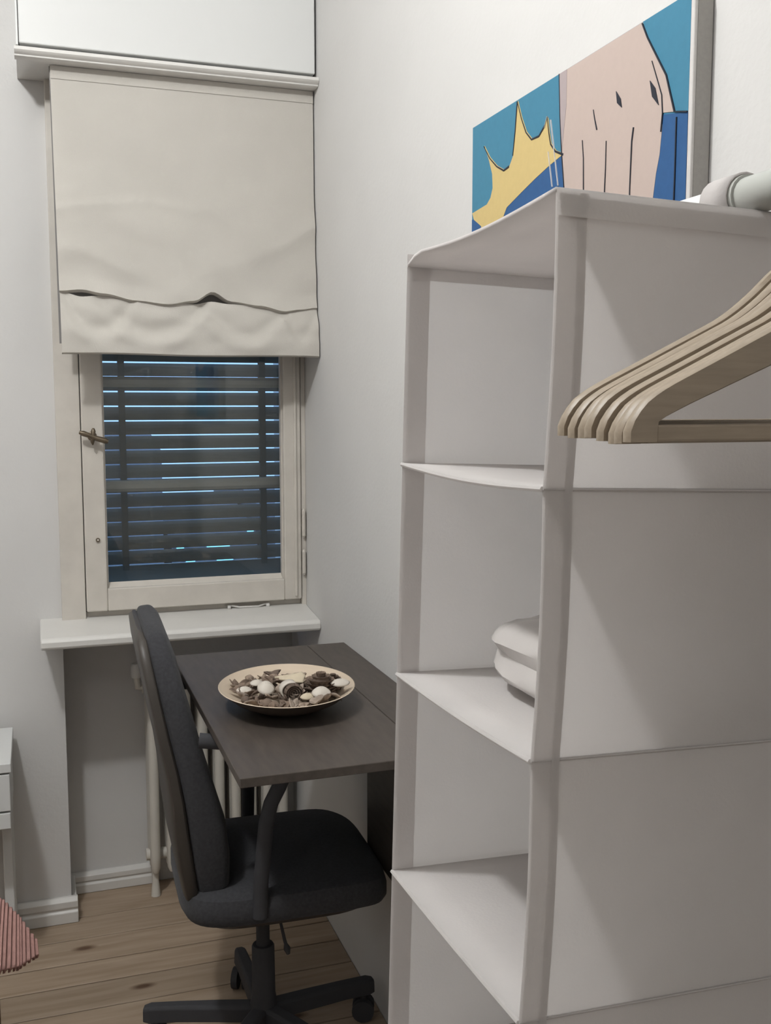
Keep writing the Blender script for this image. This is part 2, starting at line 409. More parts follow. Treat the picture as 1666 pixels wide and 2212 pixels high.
# ------------------------------------------------------------------ cupboard over the window, with moulding
cup = thing('wall_cupboard', 'white flush cupboard above the window with a moulded lower edge', 'cupboard', (0.355, 2.70, 2.22))
cm = MB(); cm.box(-0.004, XR - 0.001, 2.640, YP - 0.001, 2.215, 2.90)
obj('carcass', cm, M['gap'], cup)
bevel(obj('door', MB().box(-0.003, XR - 0.0060, 2.614, 2.638, 2.2310, 2.885), M['cabinet'], cup), 0.003, 2)
bevel(obj('side_panel', MB().box(-0.010, -0.0045, 2.616, YP, 2.2265, 2.90), M['cabinet'], cup), 0.001, 1)
mo = MB()
mo.prism([(2.632, 2.1975), (2.606, 2.1975), (2.604, 2.199), (2.604, 2.202), (2.597, 2.205), (2.593, 2.210), (2.594, 2.214), (2.598, 2.2190), (2.603, 2.2205), (2.632, 2.2205)], 'x', -0.014, XR - 0.001)
obj('moulding', mo, M['gloss'], cup, smooth=True)
obj('bottom_board', MB().box(-0.010, XR - 0.001, 2.632, YP - 0.001, 2.1975, 2.2145), M['gloss'], cup)

# ------------------------------------------------------------------ roman blind
rb = thing('roman_blind', 'cream fabric roman blind half lowered over the window', 'blind', (0.387, 2.63, 1.9))
X0, X1 = 0.068, 0.7085
foldpx = [(0.0, 1.668), (0.08, 1.672), (0.16, 1.664), (0.28, 1.650), (0.40, 1.643), (0.50, 1.653), (0.575, 1.677), (0.65, 1.655), (0.76, 1.646), (0.86, 1.634), (0.93, 1.640), (1.0, 1.646)]
flappx = [(0.0, 1.652), (0.08, 1.640), (0.14, 1.644), (0.22, 1.640), (0.32, 1.641), (0.42, 1.635), (0.50, 1.630), (0.57, 1.638), (0.64, 1.633), (0.76, 1.630), (0.85, 1.634), (0.90, 1.628), (0.95, 1.634), (1.0, 1.634)]
def interp(tab, u):
    for (a, za), (b, zb) in zip(tab[:-1], tab[1:]):
        if a <= u <= b:
            t = (u - a) / (b - a); t = t * t * (3 - 2 * t); return za + (zb - za) * t
    return tab[-1][1]
from mathutils import noise as mn
def ns(x, y, s, seed=0.0): return mn.noise(Vector((x * s + seed, y * s - seed, seed)))
def upper(u, v):
    zb = interp(foldpx, u); zt = 2.1965; zz = zt + (zb - zt) * v
    x = X0 - 0.004 * (1 - v) + u * (X1 - X0 + 0.004 * (1 - v))
    cr_ = 0.40 + 0.05 * u
    bulge = 0.006 * v + 0.036 * max(0.0, v - cr_)
    y = 2.645 - bulge
    # soft diagonal drag lines towards the fold
    low = max(0, (v - 0.35) / 0.65)
    y -= 0.0055 * math.exp(-((v - (0.62 + 0.62 * (1 - u))) / 0.030) ** 2) * max(0, u - 0.35)
    y -= 0.0040 * math.exp(-((v - (0.80 + 0.30 * u)) / 0.030) ** 2) * max(0, 0.65 - u)
    y -= 0.0030 * math.exp(-((v - (0.55 + 0.25 * abs(u - 0.35))) / 0.02) ** 2) * max(0, 1 - u)
    y += 0.010 * low * ns(u * 1.6 + v * 0.8, v * 2.2 - u * 0.9, 3.0, 2.1) + 0.004 * ns(u, v, 7, 5.0) * low
    y -= 0.0035 * math.exp(-((v - 0.84 - 0.10 * (u - 0.55) ** 2 * 4) / 0.05) ** 2) * (0.5 + 0.5 * math.cos((u - 0.45) * 5))
    y -= 0.0012 * (1 / (1 + math.exp(-(v - (0.535 + 0.03 * u)) / 0.006)))
    if v > 0.94: y -= 0.006 * (v - 0.94) / 0.06
    return (x, y, zz)
ub = MB(); ub.grid(upper, 60, 64)
# tuck back behind the fold edge
ub.grid(lambda u, v: (X0 + u * (X1 - X0), upper(u, 1.0)[1] + 0.028 * math.sin(v * PI / 2), interp(foldpx, u) - 0.004 * math.sin(v * PI) - 0.002 * v), 60, 4)
uo = obj('upper_sheet', ub, M['blind'], rb, smooth=True, fix=False)
def flap(u, v):
    zt = interp(flappx, u) + 0.016; zbm = 1.520 + 0.0015 * math.sin(u * 9); zz = zt + (zbm - zt) * v
    x = X0 + 0.001 + u * (X1 - X0 - 0.001)
    y = 2.622 - 0.024 * math.sin(min(1.0, v * 1.25) * PI / 2)
    for c, wd, d in ((0.14, 0.12, 1.0), (0.34, 0.19, 1.0), (0.70, 0.16, 0.8), (0.93, 0.07, 0.5)):
        t = (u - c) / wd
        if abs(t) < 1.25:
            arc = 0.58 - 0.5 * t * t           # hanging curve of the scallop
            y += 0.0115 * d * math.exp(-((v - arc) / 0.17) ** 2) * (1.1 - 0.5 * abs(t)) - 0.003 * d * math.exp(-((v - arc - 0.26) / 0.14) ** 2)
    y += 0.004 * ns(u * 2, v, 4.0, 9.0)
    return (x, y, zz)
fb = MB(); fb.grid(flap, 70, 26)
fb.grid(lambda u, v: (flap(u, 1)[0], flap(u, 1)[1] + 0.016 * v, flap(u, 1)[2] - 0.004 * math.sin(v * PI)), 70, 3)
fo = obj('bottom_flap', fb, M['blind'], rb, smooth=True, fix=False)
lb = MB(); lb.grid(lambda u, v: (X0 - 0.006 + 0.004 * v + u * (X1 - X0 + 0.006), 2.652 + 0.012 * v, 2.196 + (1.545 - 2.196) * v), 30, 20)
obj('rear_folds', lb, M['fold_shade'], rb, smooth=True, fix=False)  # shows as a strip of shade at the left, painted by its grey
hb_ = MB(); hb_.grid(lambda u, v: (X0 - 0.003 + u * (X1 - X0 + 0.003), upper(u, v * 0.06)[1] - 0.0018, 2.1965 - v * 0.030), 30, 3)
obj('top_hem', hb_, M['blind'], rb, smooth=True, fix=False)
obj('head_batten', MB().box(X0 - 0.004, X1, 2.6505, 2.664, 2.165, 2.1965), M['gloss'], rb)

# ------------------------------------------------------------------ radiator in the niche
rad = thing('cast_iron_radiator', 'cream painted column radiator in the niche under the window', 'radiator', (0.46, 2.86, 0))
def section(x):
    mb = MB()
    for yc in (2.838, 2.872, 2.906):
        rings = []
        for zz, sc_ in ((0.072, 0.5), (0.085, 0.9), (0.12, 1.0), (0.60, 1.0), (0.635, 0.92), (0.652, 0.55)):
            rings.append([(x + 0.0145 * sc_ * math.cos(2 * PI * k / 10), yc + 0.0155 * sc_ * math.sin(2 * PI * k / 10), zz) for k in range(10)])
        mb.loft(rings)
    for zz in (0.115, 0.605):
        mb.tube([(x - 0.0228, 2.872, zz), (x + 0.0228, 2.872, zz)], 0.017, 10)
        mb.box(x - 0.010, x + 0.010, 2.838, 2.906, zz - 0.022, zz + 0.022, 0.004)
    return mb
xs = [0.2835 + 0.0463 * k for k in range(9)]
first = obj('radiator_section', section(xs[0]), M['iron'], rad, loc=(xs[0], 2.872, 0), smooth=True)
for x in xs[1:]:
    c = first.copy(); COL.objects.link(c); c.location = first.location + Vector((x - xs[0], 0, 0))
for x in (xs[0], xs[-1]):
    obj('foot', MB().tube([(x, 2.85, 0.0), (x, 2.852, 0.05), (x, 2.86, 0.09)], [0.014, 0.009, 0.012], 10), M['iron'], rad, smooth=True)
vm = MB().tube([(xs[0] - 0.022, 2.872, 0.605), (0.250, 2.872, 0.605), (0.246, 2.872, 0.64)], 0.009, 10)
obj('valve_pipe', vm, M['iron'], rad, smooth=True)
obj('valve_knob', MB().lathe([(0.0, 0.635), (0.013, 0.635), (0.0155, 0.642), (0.0155, 0.668), (0.012, 0.675), (0.0, 0.676)], 0.2465, 2.872, 16), M['gloss'], rad, smooth=True)

# ------------------------------------------------------------------ wall desk with a hinged leaf
dk = thing('wall_desk', 'dark brown fold-down desk fixed to the wall by the window', 'desk', (XR - 0.01, 2.0, 0.78))
bevel(obj('fixed_leaf', MB().box(0.6165, XR - 0.001, 1.556, 2.395, 0.7905, 0.807), M['desk'], dk), 0.0015, 2)
bevel(obj('hinged_leaf', MB().box(0.289, 0.6155, 1.556, 2.395, 0.7905, 0.807), M['desk'], dk), 0.0015, 2)
bevel(obj('side_panel', MB().box(0.676, 0.694, 1.60, 2.10, 0.402, 0.790), M['desk'], dk), 0.002, 2)
obj('wall_rail', MB().box(0.694, XR - 0.001, 1.60, 2.36, 0.735, 0.790, 0.002), M['deskedge'], dk)
br = MB(); br.prism([(0.42, 0.789), (0.693, 0.789), (0.693, 0.60), (0.67, 0.60), (0.655, 0.68), (0.60, 0.74), (0.42, 0.770)], 'y', 2.16, 2.178)
obj('bracket', br, M['deskedge'], dk)
for y in (1.70, 2.0, 2.3):
    obj('hinge', MB().box(0.60, 0.632, y - 0.02, y + 0.02, 0.7885, 0.7905), M['nylon'], dk)

# ------------------------------------------------------------------ bowl of potpourri
BX, BY, BZ = 0.4505, 1.911, 0.807
ROT = math.radians(-9.7)
bw = thing('fruit_bowl', 'wide shallow pale wooden bowl full of potpourri on the desk', 'bowl', (BX, BY, BZ))
b1 = MB()
b1.lathe([(0.0, BZ + 0.0095), (0.05, BZ + 0.0095), (0.075, BZ + 0.0135), (0.105, BZ + 0.0265), (0.1335, BZ + 0.0440)], BX, BY, 56, 0.985, 1.17, ROT)
b1.f = [f for f in b1.f if len(f) == 4] + [tuple(range(56))]
inn = MB(); prof = [(0.0005, BZ + 0.0095), (0.05, BZ + 0.0098), (0.075, BZ + 0.0140), (0.105, BZ + 0.0270), (0.1320, BZ + 0.0435), (0.1335, BZ + 0.0455), (0.1350, BZ + 0.0445)]
inn.lathe(prof, BX, BY, 64, 0.985, 1.17, ROT); inn.f = [f for f in inn.f if len(f) == 4]
obj('inner_surface', inn, M['bowl'], bw, smooth=True, fix=False)
ou = MB(); ou.lathe([(0.0005, BZ), (0.048, BZ), (0.052, BZ + 0.002), (0.078, BZ + 0.0085), (0.108, BZ + 0.0230), (0.1350, BZ + 0.0445)], BX, BY, 64, 0.985, 1.17, ROT); ou.f = [f for f in ou.f if len(f) == 4]
obj('outer_surface', ou, M['bowl_out'], bw, smooth=True)

def local(u, v):            # bowl plane coordinates (u across, v away) -> world x, y
    a = ROT
    return BX + u * math.cos(a) - v * math.sin(a), BY + u * math.sin(a) + v * math.cos(a)
def inner_z(r):             # the bowl's inside at a radius of r (metres, before the oval stretch)
    for (a, za), (b, zb) in zip(prof[:-1], prof[1:5]):
        if r <= b: return za + (zb - za) * (r - a) / (b - a)
    return prof[4][1]
def ratio(u, v): return math.hypot(u / 0.1315, v / 0.1562)
def heap(u, v):             # height of the heap of potpourri
    r = ratio(u, v)
    return max(inner_z(0.1335 * r) + 0.0085, BZ + 0.016 + 0.024 * max(0.0, 1 - (r / 0.8) ** 2))
def petal(kind, s):
    mb = MB(); rnd = random.Random(kind * 17 + 3)
    if kind % 4 == 0:                                   # cupped petal
        def f(u, v):
            a = 2 * PI * u; r = s * v * (1 + 0.22 * math.sin(3 * a + kind) + 0.12 * math.sin(5 * a))
            return (r * math.cos(a), r * 0.8 * math.sin(a), 0.55 * s * v * v + 0.1 * s * v * math.sin(2 * a))
        mb.grid(f, 12, 4)
    elif kind % 4 == 1:                                 # curled leaf
        def f(u, v):
            wd = math.sin(PI * min(1, max(0, u))) ** 0.7 * 0.55 * s
            a = (v - 0.5) * 2.4
            return ((u - 0.5) * 2.2 * s, wd * math.sin(a), wd * (1 - math.cos(a)) + 0.25 * s * math.sin(u * PI))
        mb.grid(f, 8, 6)
    elif kind % 4 == 2:                                 # wrinkled pod
        rings = []
        for i in range(7):
            t = i / 6; r = s * 0.75 * math.sin(PI * (0.06 + 0.88 * t)) ** 0.8
            rings.append([(r * math.cos(2 * PI * k / 10) * (1 + 0.14 * (k % 2)), r * math.sin(2 * PI * k / 10) * (1 + 0.14 * (k % 2)), (t - 0.5) * 1.4 * s) for k in range(10)])
        mb.loft(rings)
    else:                                               # little star of dried sepals
        for q in range(5):
            a = 2 * PI * q / 5
            def f(u, v, a=a):
                r = s * 1.1 * u; wd = 0.42 * s * math.sin(PI * (0.12 + 0.86 * u)) * (v - 0.5) * 2
                return (r * math.cos(a) - wd * math.sin(a), r * math.sin(a) + wd * math.cos(a), 0.55 * s * u * u + 0.3 * abs(wd))
            mb.grid(f, 4, 2)
    return mb
protos = []
rnd = random.Random(11)
names = ['dried_petal', 'dried_leaf', 'seed_pod', 'dried_blossom']
pgroups = ['dried petals in the bowl', 'dried leaves in the bowl', 'seed pods in the bowl', 'dried blossoms in the bowl']
for kind in range(8):
    protos.append((kind, petal(kind, 0.0130)))
placed = []
def place_piece(u, v, dz, kind, sc_, mi, up=0.5):
    x, y = local(u, v)
    pr = protos[kind][1]
    key = (kind, mi)
    if key not in cache:
        me_o = obj(names[kind % 4], pr, PC[mi], None, loc=(0, 0, 0), smooth=True, fix=(kind % 4 == 2)); cache[key] = me_o; o = me_o
        if kind % 4 != 2:
            sd = o.modifiers.new('solid', 'SOLIDIFY'); sd.thickness = 0.0012
    else:
        o = cache[key].copy(); COL.objects.link(o)
    o.location = (x, y, heap(u, v) + dz)
    o.rotation_euler = (rnd.uniform(-up, up) - 0.25, rnd.uniform(-up, up), rnd.uniform(0, 6.28)); o.scale = (sc_,) * 3
    du = u * math.cos(math.radians(15)) + v * math.sin(math.radians(15))
    zone = 'left third' if du < -0.04 else 'right third' if du > 0.04 else 'middle'
    zone = ('rear ' if v > 0.02 else 'front ' if v < -0.04 else '') + zone
    tag(o, '%s %s in the %s of the potpourri bowl' % (['brown', 'tan', 'dark brown', 'greyish'][mi], ['cupped dried petal', 'curled dried leaf', 'wrinkled seed pod', 'starry dried blossom'][kind % 4], zone),
        names[kind % 4].split('_')[-1], pgroups[kind % 4])
cache = {}
spots = []
tries = 0
while len(spots) < 82 and tries < 6000:
    tries += 1
    u = rnd.uniform(-0.115, 0.115); v = rnd.uniform(-0.13, 0.10)
    if ratio(u, v) > 0.79: continue
    if all((u - a) ** 2 + (v - b) ** 2 > 0.0158 ** 2 for a, b in spots): spots.append((u, v))
for i, (u, v) in enumerate(spots):
    place_piece(u, v, rnd.uniform(-0.004, 0.004), rnd.randrange(8), rnd.uniform(0.85, 1.3), rnd.choice([0, 0, 1, 1, 2, 3]))
for i in range(22):         # a second, upper layer of the heap
    a = rnd.uniform(0, 6.28); r = rnd.uniform(0, 0.075)
    place_piece(r * math.cos(a), r * math.sin(a) - 0.01, 0.012, rnd.randrange(8), rnd.uniform(0.9, 1.35), rnd.choice([0, 1, 2, 3]), 0.9)

def at_heap(u, v, dz): 
    x, y = local(u, v); return Vector((x, y, heap(u, v) + dz))
# big fuzzy cone, right of the middle
c0 = at_heap(0.064, -0.034, 0.016)
cn = MB()
for i in range(9):
    t = i / 8; zz = -0.022 + 0.046 * t; rr = 0.029 * math.sin(PI * (0.12 + 0.8 * t))
    nn = 11
    for k in range(nn):
        a = 2 * PI * (k + 0.5 * (i % 2)) / nn
        ca, sa = math.cos(a), math.sin(a)
        p0 = c0 + Vector((rr * 0.55 * ca, rr * 0.55 * sa, zz - 0.003)); p1 = c0 + Vector((rr * 1.08 * ca, rr * 1.08 * sa, zz + 0.005))
        q = Vector((-sa, ca, 0)) * 0.0075
        cn.add([p0 - q, p0 + q, p1 + q * 0.8, p1 + Vector((ca, sa, 0.4)) * 0.002, p1 - q * 0.8, (p0 + p1) / 2 - Vector((0, 0, 0.005))], [(0, 1, 2, 3, 4), (0, 5, 1), (1, 5, 2), (2, 5, 3), (3, 5, 4), (4, 5, 0)])
cone = thing('pine_cone', 'large brown round cone on the right of the potpourri heap', 'cone', c0)
obj('scales', cn, PC[0], cone, fix=False)
co = MB(); co.lathe([(0.001, c0.z - 0.024), (0.014, c0.z - 0.020), (0.021, c0.z), (0.015, c0.z + 0.019), (0.001, c0.z + 0.024)], c0.x, c0.y, 14)
obj('core', co, PC[2], cone, smooth=True)
c1 = at_heap(0.092, 0.010, 0.010)
cn2 = MB(); 
for v_ in cn.v: cn2.v.append(tuple(c1 + (Vector(v_) - c0) * 0.62))
cn2.f = cn.f
tag(obj('pine_cone', cn2, PC[2], None, loc=c1, fix=False), 'smaller dark cone at the right rear of the potpourri', 'cone')

def slab(fn, name, label, cat, m, nu=14, nv=8, th=0.003):
    mb = MB(); mb.grid(fn, nu, nv); o = obj(name, mb, m, None, loc=fn(0.5, 0.5), smooth=True, fix=False)
    sd = o.modifiers.new('solid', 'SOLIDIFY'); sd.thickness = th
    return tag(o, label, cat)
# cream fan-shaped piece
cf = at_heap(0.004, -0.012, 0.024)
def fan(u, v):
    a = math.radians(197 - 60 + 120 * u) ; r = 0.006 + 0.050 * v * (1 + 0.07 * math.cos(7 * PI * u))
    wide = 0.62
    return (cf.x + 0.030 + r * math.cos(a), cf.y - 0.006 + r * wide * math.sin(a), cf.z + 0.006 * math.sin(PI * u) - 0.006 * v)
slab(fan, 'shell_fan', 'cream fan-shaped flat shell on top of the potpourri', 'shell', M['cream'], 20, 8)
def spoon(center, sx, sy, h, tilt=0.0):
    def f(u, v):
        a = 2 * PI * u; r = v
        y = sy * r * math.sin(a)
        return (center.x + sx * r * math.cos(a), center.y + y, center.z + h * (1 - r * r) + tilt * y)
    return f
slab(spoon(at_heap(-0.042, -0.040, 0.014), 0.0150, 0.013, 0.011, 0.6), 'clam_shell', 'smooth white oval shell at the left of the potpourri', 'shell', M['shellwhite'], 20, 6)
slab(spoon(at_heap(0.060, -0.080, 0.016), 0.017, 0.011, 0.010, 0.5), 'clam_shell', 'white pointed shell in front of the big cone', 'shell', M['shellwhite'], 20, 6)
slab(spoon(at_heap(0.100, -0.045, 0.016), 0.018, 0.009, 0.006, 0.4), 'clam_shell', 'thin white shell at the right end of the potpourri', 'shell', M['shellwhite'], 20, 6)
slab(spoon(at_heap(-0.083, -0.005, 0.010), 0.014, 0.007, 0.005, 0.4), 'clam_shell', 'narrow white shell at the far left of the potpourri', 'shell', M['shellwhite'], 20, 6)
slab(spoon(at_heap(-0.058, 0.012, 0.012), 0.012, 0.007, 0.005, 0.4), 'clam_shell', 'little white shell behind the smooth oval one', 'shell', M['shellwhite'], 20, 6)
slab(spoon(at_heap(0.033, -0.085, 0.014), 0.012, 0.006, 0.006, 0.4), 'clam_shell', 'little cream shell at the front of the potpourri', 'shell', M['cream'], 20, 6)
cr = at_heap(0.002, -0.058, 0.016)
def curl(u, v):
    a = math.radians(60 + 190 * u); r = 0.0165
    return (cr.x + r * math.cos(a) , cr.y - 0.012 + 0.022 * v, cr.z + r * 0.85 * math.sin(a))
slab(curl, 'curled_bark', 'white curled strip arching in the middle of the potpourri', 'bark', M['shellwhite'], 16, 3, 0.003)
rosebase = cr + Vector((0.004, -0.006, -0.004))
rm = MB()
for ring in range(4):
    n_ = 5 + ring * 2; rr = 0.003 + ring * 0.0042
    for k in range(n_):
        a = 2 * PI * (k + 0.5 * ring) / n_
        def f(u, v, a=a, rr=rr):
            aa = a + (u - 0.5) * 1.1; q = rr + 0.003 * v
            return (rosebase.x + q * math.cos(aa), rosebase.y - 0.010 + 0.010 * v - 0.002 * ring, rosebase.z + q * math.sin(aa))
        rm.grid(f, 4, 2)
o = obj('dried_rose', rm, PC[2], None, loc=rosebase, smooth=True, fix=False); o.modifiers.new('solid', 'SOLIDIFY').thickness = 0.0009
tag(o, 'dark rolled dried rose under the white curled strip', 'flower')

# ------------------------------------------------------------------ office chair (faces the right wall)
CX, CY = 0.430, 2.072; YAW = math.radians(-2.0)
chair = thing('office_chair', 'black office chair pushed under the desk with a worn fabric seat', 'chair', (CX, CY, 0))
def cw(lx, ly, z):
    return (CX + lx * math.cos(YAW) - ly * math.sin(YAW), CY + lx * math.sin(YAW) + ly * math.cos(YAW), z)
# seat
def seat_ring(s_, z):
    pts = []
    x0, x1, hw = -0.185, 0.2435, 0.206
    for k in range(48):
        a = 2 * PI * k / 48; c, s2 = math.cos(a), math.sin(a); n = 5.0
        px = abs(c) ** (2 / n) * (1 if c > 0 else -1); py = abs(s2) ** (2 / n) * (1 if s2 > 0 else -1)
        xx = (x0 + x1) / 2 + px * (x1 - x0) / 2 * s_; yy = py * hw * s_
        dz = -0.018 * max(0, (xx - 0.15) / 0.1) ** 2
        pts.append(cw(xx, yy, z + dz))
    return pts
sm = MB(); sm.loft([seat_ring(0.90, 0.386), seat_ring(0.97, 0.389), seat_ring(1.0, 0.402), seat_ring(1.0, 0.424), seat_ring(0.975, 0.441), seat_ring(0.90, 0.449), seat_ring(0.6, 0.452), seat_ring(0.2, 0.450)])
obj('seat', sm, M['black'], chair, smooth=True)
pm = MB(); pm.loft([seat_ring(0.55, 0.352), seat_ring(0.80, 0.365), seat_ring(0.90, 0.386)])
obj('seat_pan', pm, M['shell'], chair, smooth=True)
# backrest profile (x forward relative to the chair, z)
Lp = [(.171, .950), (.175, .914), (.187, .847), (.199, .779), (.215, .700), (.223, .641), (.228, .572), (.237, .502), (.249, .440)]
Rp = [(.232, .957), (.247, .914), (.263, .847), (.281, .779), (.300, .708), (.318, .645), (.337, .580), (.345, .515), (.345, .455)]
hw_ = [0.150, 0.178, 0.192, 0.196, 0.196, 0.192, 0.186, 0.176, 0.160]
def back_ring(xa, za, xb, zb, hw, n=40, pw=3.4):
    r = []
    for k in range(n):
        a = 2 * PI * k / n; c, s2 = math.cos(a), math.sin(a)
        px = abs(c) ** (2 / pw) * (1 if c > 0 else -1); py = abs(s2) ** (2 / pw) * (1 if s2 > 0 else -1)
        t = (px + 1) / 2
        r.append(cw(xa + (xb - xa) * t - CX, hw * py, za + (zb - za) * t))
    return r
cush = MB(); shl = MB(); rc = []; rs_ = []
for i, ((xa, za), (xb, zb)) in enumerate(zip(Lp, Rp)):
    m_ = 0.24; xm = xa + (xb - xa) * m_; zm = za + (zb - za) * m_
    rc.append(back_ring(xm, zm, xb, zb, hw_[i], pw=5.0)); rs_.append(back_ring(xa, za, xm + 0.010, zm + 0.002, hw_[i] * 0.995, pw=5.0))
def capring(xa, xb, z0, dz, hw, f):
    c = (xa + xb) / 2; h = (xb - xa) / 2 * f
    return back_ring(c - h, z0 + dz, c + h, z0 + dz, hw * f)
tx = .171 + (.232 - .171) * .24
rc = [capring(tx, .216, .972, 0.0, 0.120, 0.72), back_ring(tx + 0.001, .966, .224, .969, 0.136)] + rc + [capring(.28, .345, .425, 0, 0.14, 0.8)]
rs_ = [capring(.176, tx + 0.002, .965, 0.0, 0.130, 0.8)] + rs_ + [back_ring(.262, .385, .285, .392, .13), back_ring(.288, .352, .312, .362, .09), back_ring(.33, .345, .34, .365, .07)]
obj('backrest', cush.loft(rc), M['black'], chair, smooth=True)
obj('back_shell', shl.loft(rs_), M['shell'], chair, smooth=True)
# arm loops
for s_ in (-1, 1):
    y_ = 0.205 * s_
    P_ = [(-0.150, 0.770), (-0.10, 0.766), (-0.05, 0.762), (0.002, 0.752), (0.028, 0.728), (0.026, 0.700), (0.012, 0.668), (-0.004, 0.638), (-0.014, 0.60), (-0.020, 0.54), (-0.024, 0.47), (-0.026, 0.405)]
    am = MB().tube([cw(a + (0.028 if s_ > 0 else -0.014) * min(1, i / 3), y_ + (0.012 * s_ if 0 < i < 10 else 0), b) for i, (a, b) in enumerate(P_)], 0.0150, 12, flat=0.8)
    obj('armrest', am, M['nylon'], chair, smooth=True)
# gas column
obj('gas_lift', MB().tube([cw(0, 0, 0.37), cw(0, 0, 0.22)], 0.0145, 18), M['nylon'], chair, smooth=True)
obj('column_sleeve', MB().lathe([(0.0, 0.060), (0.032, 0.060), (0.030, 0.10), (0.0255, 0.125), (0.0245, 0.232), (0.022, 0.236), (0.0, 0.236)], CX, CY, 20), M['nylon'], chair, smooth=True)
lv = MB().tube([(0.445, 1.995, 0.360), (0.4495, 1.985, 0.325), (0.456, 1.98, 0.290), (0.4615, 1.98, 0.268)], [0.003, 0.003, 0.0035, 0.004], 8)
lo_ = obj('height_lever', lv, M['nylon'], chair, smooth=True)
obj('lever_paddle', MB().tube([(0.459, 1.98, 0.278), (0.4615, 1.98, 0.268), (0.464, 1.98, 0.256)], [0.004, 0.0075, 0.004], 10), M['nylon'], lo_, smooth=True)
for ang in (91, 161, 7, 232, 300):
    a = math.radians(ang); d = Vector((math.cos(a), math.sin(a), 0)); p = Vector((-d.y, d.x, 0)); c = Vector((CX, CY, 0))
    rings = []
    for t, zt, zb, hwid in ((0.0, 0.102, 0.066, 0.021), (0.1, 0.101, 0.066, 0.019), (0.19, 0.099, 0.064, 0.016), (0.247, 0.096, 0.060, 0.0155), (0.262, 0.091, 0.062, 0.012)):
        o_ = c + d * t
        rings.append([o_ + p * hwid + Vector((0, 0, zb)), o_ + p * hwid * 0.9 + Vector((0, 0, zt - 0.006)), o_ + p * hwid * 0.6 + Vector((0, 0, zt)), o_ - p * hwid * 0.6 + Vector((0, 0, zt)), o_ - p * hwid * 0.9 + Vector((0, 0, zt - 0.006)), o_ - p * hwid + Vector((0, 0, zb))])
    leg = obj('base_leg', MB().loft(rings), M['nylon'], chair)
    bevel(leg, 0.002, 2)
    q = c + d * 0.238
    wa = a + 1.1; ax = Vector((math.cos(wa), math.sin(wa), 0))
    cs = MB()
    for sd in (-1, 1):
        cs.tube([q + ax * (0.006 * sd) + Vector((0, 0, 0.025)), q + ax * (0.0205 * sd) + Vector((0, 0, 0.025))], 0.025, 18)
    cs.tube([q + Vector((0, 0, 0.025)), q + Vector((0, 0, 0.068))], 0.0075, 8)
    obj('caster', cs, M['nylon'], leg, smooth=True)

# ------------------------------------------------------------------ canvas on the right wall
XF = 0.6870
cv = thing('canvas_print', 'blue canvas print of a big hand and yellow burst on the wall', 'picture', (XR - 0.013, 1.274, 1.34))
M['c_blue'] = mat('print_mid_blue', (0.058, 0.220, 0.335), 0.6, 0.3, noise=0.06, nscale=120)
M['c_navy'] = mat('print_dark_blue', (0.030, 0.105, 0.265), 0.6, 0.3, noise=0.08, nscale=120)
M['c_skin'] = mat('print_pale_beige', (0.52, 0.42, 0.375), 0.6, 0.3, noise=0.03, nscale=120)
M['c_skin2'] = mat('print_grey_beige', (0.41, 0.345, 0.345), 0.6, 0.3, noise=0.03, nscale=120)
M['c_yel'] = mat('print_yellow', (0.62, 0.475, 0.205), 0.6, 0.3, noise=0.04, nscale=120)
M['c_ink'] = mat('print_ink', (0.025, 0.028, 0.04), 0.6, 0.3, noise=0.1)
M['c_edge'] = mat('canvas_white_edge', (0.64, 0.62, 0.60), 0.8, 0.2, noise=0.05, nscale=200)
CY0, CY1, CZ0, CZ1 = 0.979, 1.568, 1.34, 1.841
M['c_side_shade'] = mat('shaded_canvas_side', (0.40, 0.385, 0.36), 0.9, 0.1, noise=0.08, nscale=200)  # grey carries the shade on the canvas sides
bevel(obj('stretched_canvas', MB().box(XF + 0.004, XR - 0.001, CY0, CY1, CZ0, CZ1), M['c_side_shade'], cv), 0.001, 1)
bevel(obj('primed_face', MB().box(XF, XF + 0.0045, CY0 - 0.0004, CY1 + 0.0004, CZ0 - 0.0004, CZ1 + 0.0004), M['c_edge'], cv), 0.0015, 2)
def flat(name, poly, layer, m, par=cv):
    import bmesh
    x = XF - 0.0003 - 0.00035 * layer
    bm = bmesh.new()
    vs = [bm.verts.new((x, max(CY0, min(CY1, a)), max(CZ0, min(CZ1, b)))) for a, b in poly]
    bm.faces.new(vs)
    r = bmesh.ops.extrude_face_region(bm, geom=bm.faces[:])
    for g in r['geom']:
        if isinstance(g, bmesh.types.BMVert): g.co.x = XF + 0.0002
    bmesh.ops.triangulate(bm, faces=bm.faces[:])
    bmesh.ops.recalc_face_normals(bm, faces=bm.faces[:])
    bm.verts.index_update()
    mb = MB(); mb.add([v.co for v in bm.verts], [[q.index for q in f.verts] for f in bm.faces]); bm.free()
    return obj(name, mb, m, par, fix=False)
flat('printed_ground', [(0.985, CZ0), (CY1, CZ0), (CY1, CZ1), (0.985, CZ1)], 0, M['c_blue'])
flat('printed_band', [(CY1, 1.40), (CY1, 1.6961), (1.4371, 1.6981), (1.3902, 1.7125), (1.3459, 1.7236), (1.2739, 1.7336), (1.25, 1.74), (1.25, 1.40)], 1, M['c_navy'])
flat('printed_band', [(1.06, 1.730), (0.985, 1.7156), (0.985, 1.40), (1.06, 1.40)], 1, M['c_navy'])
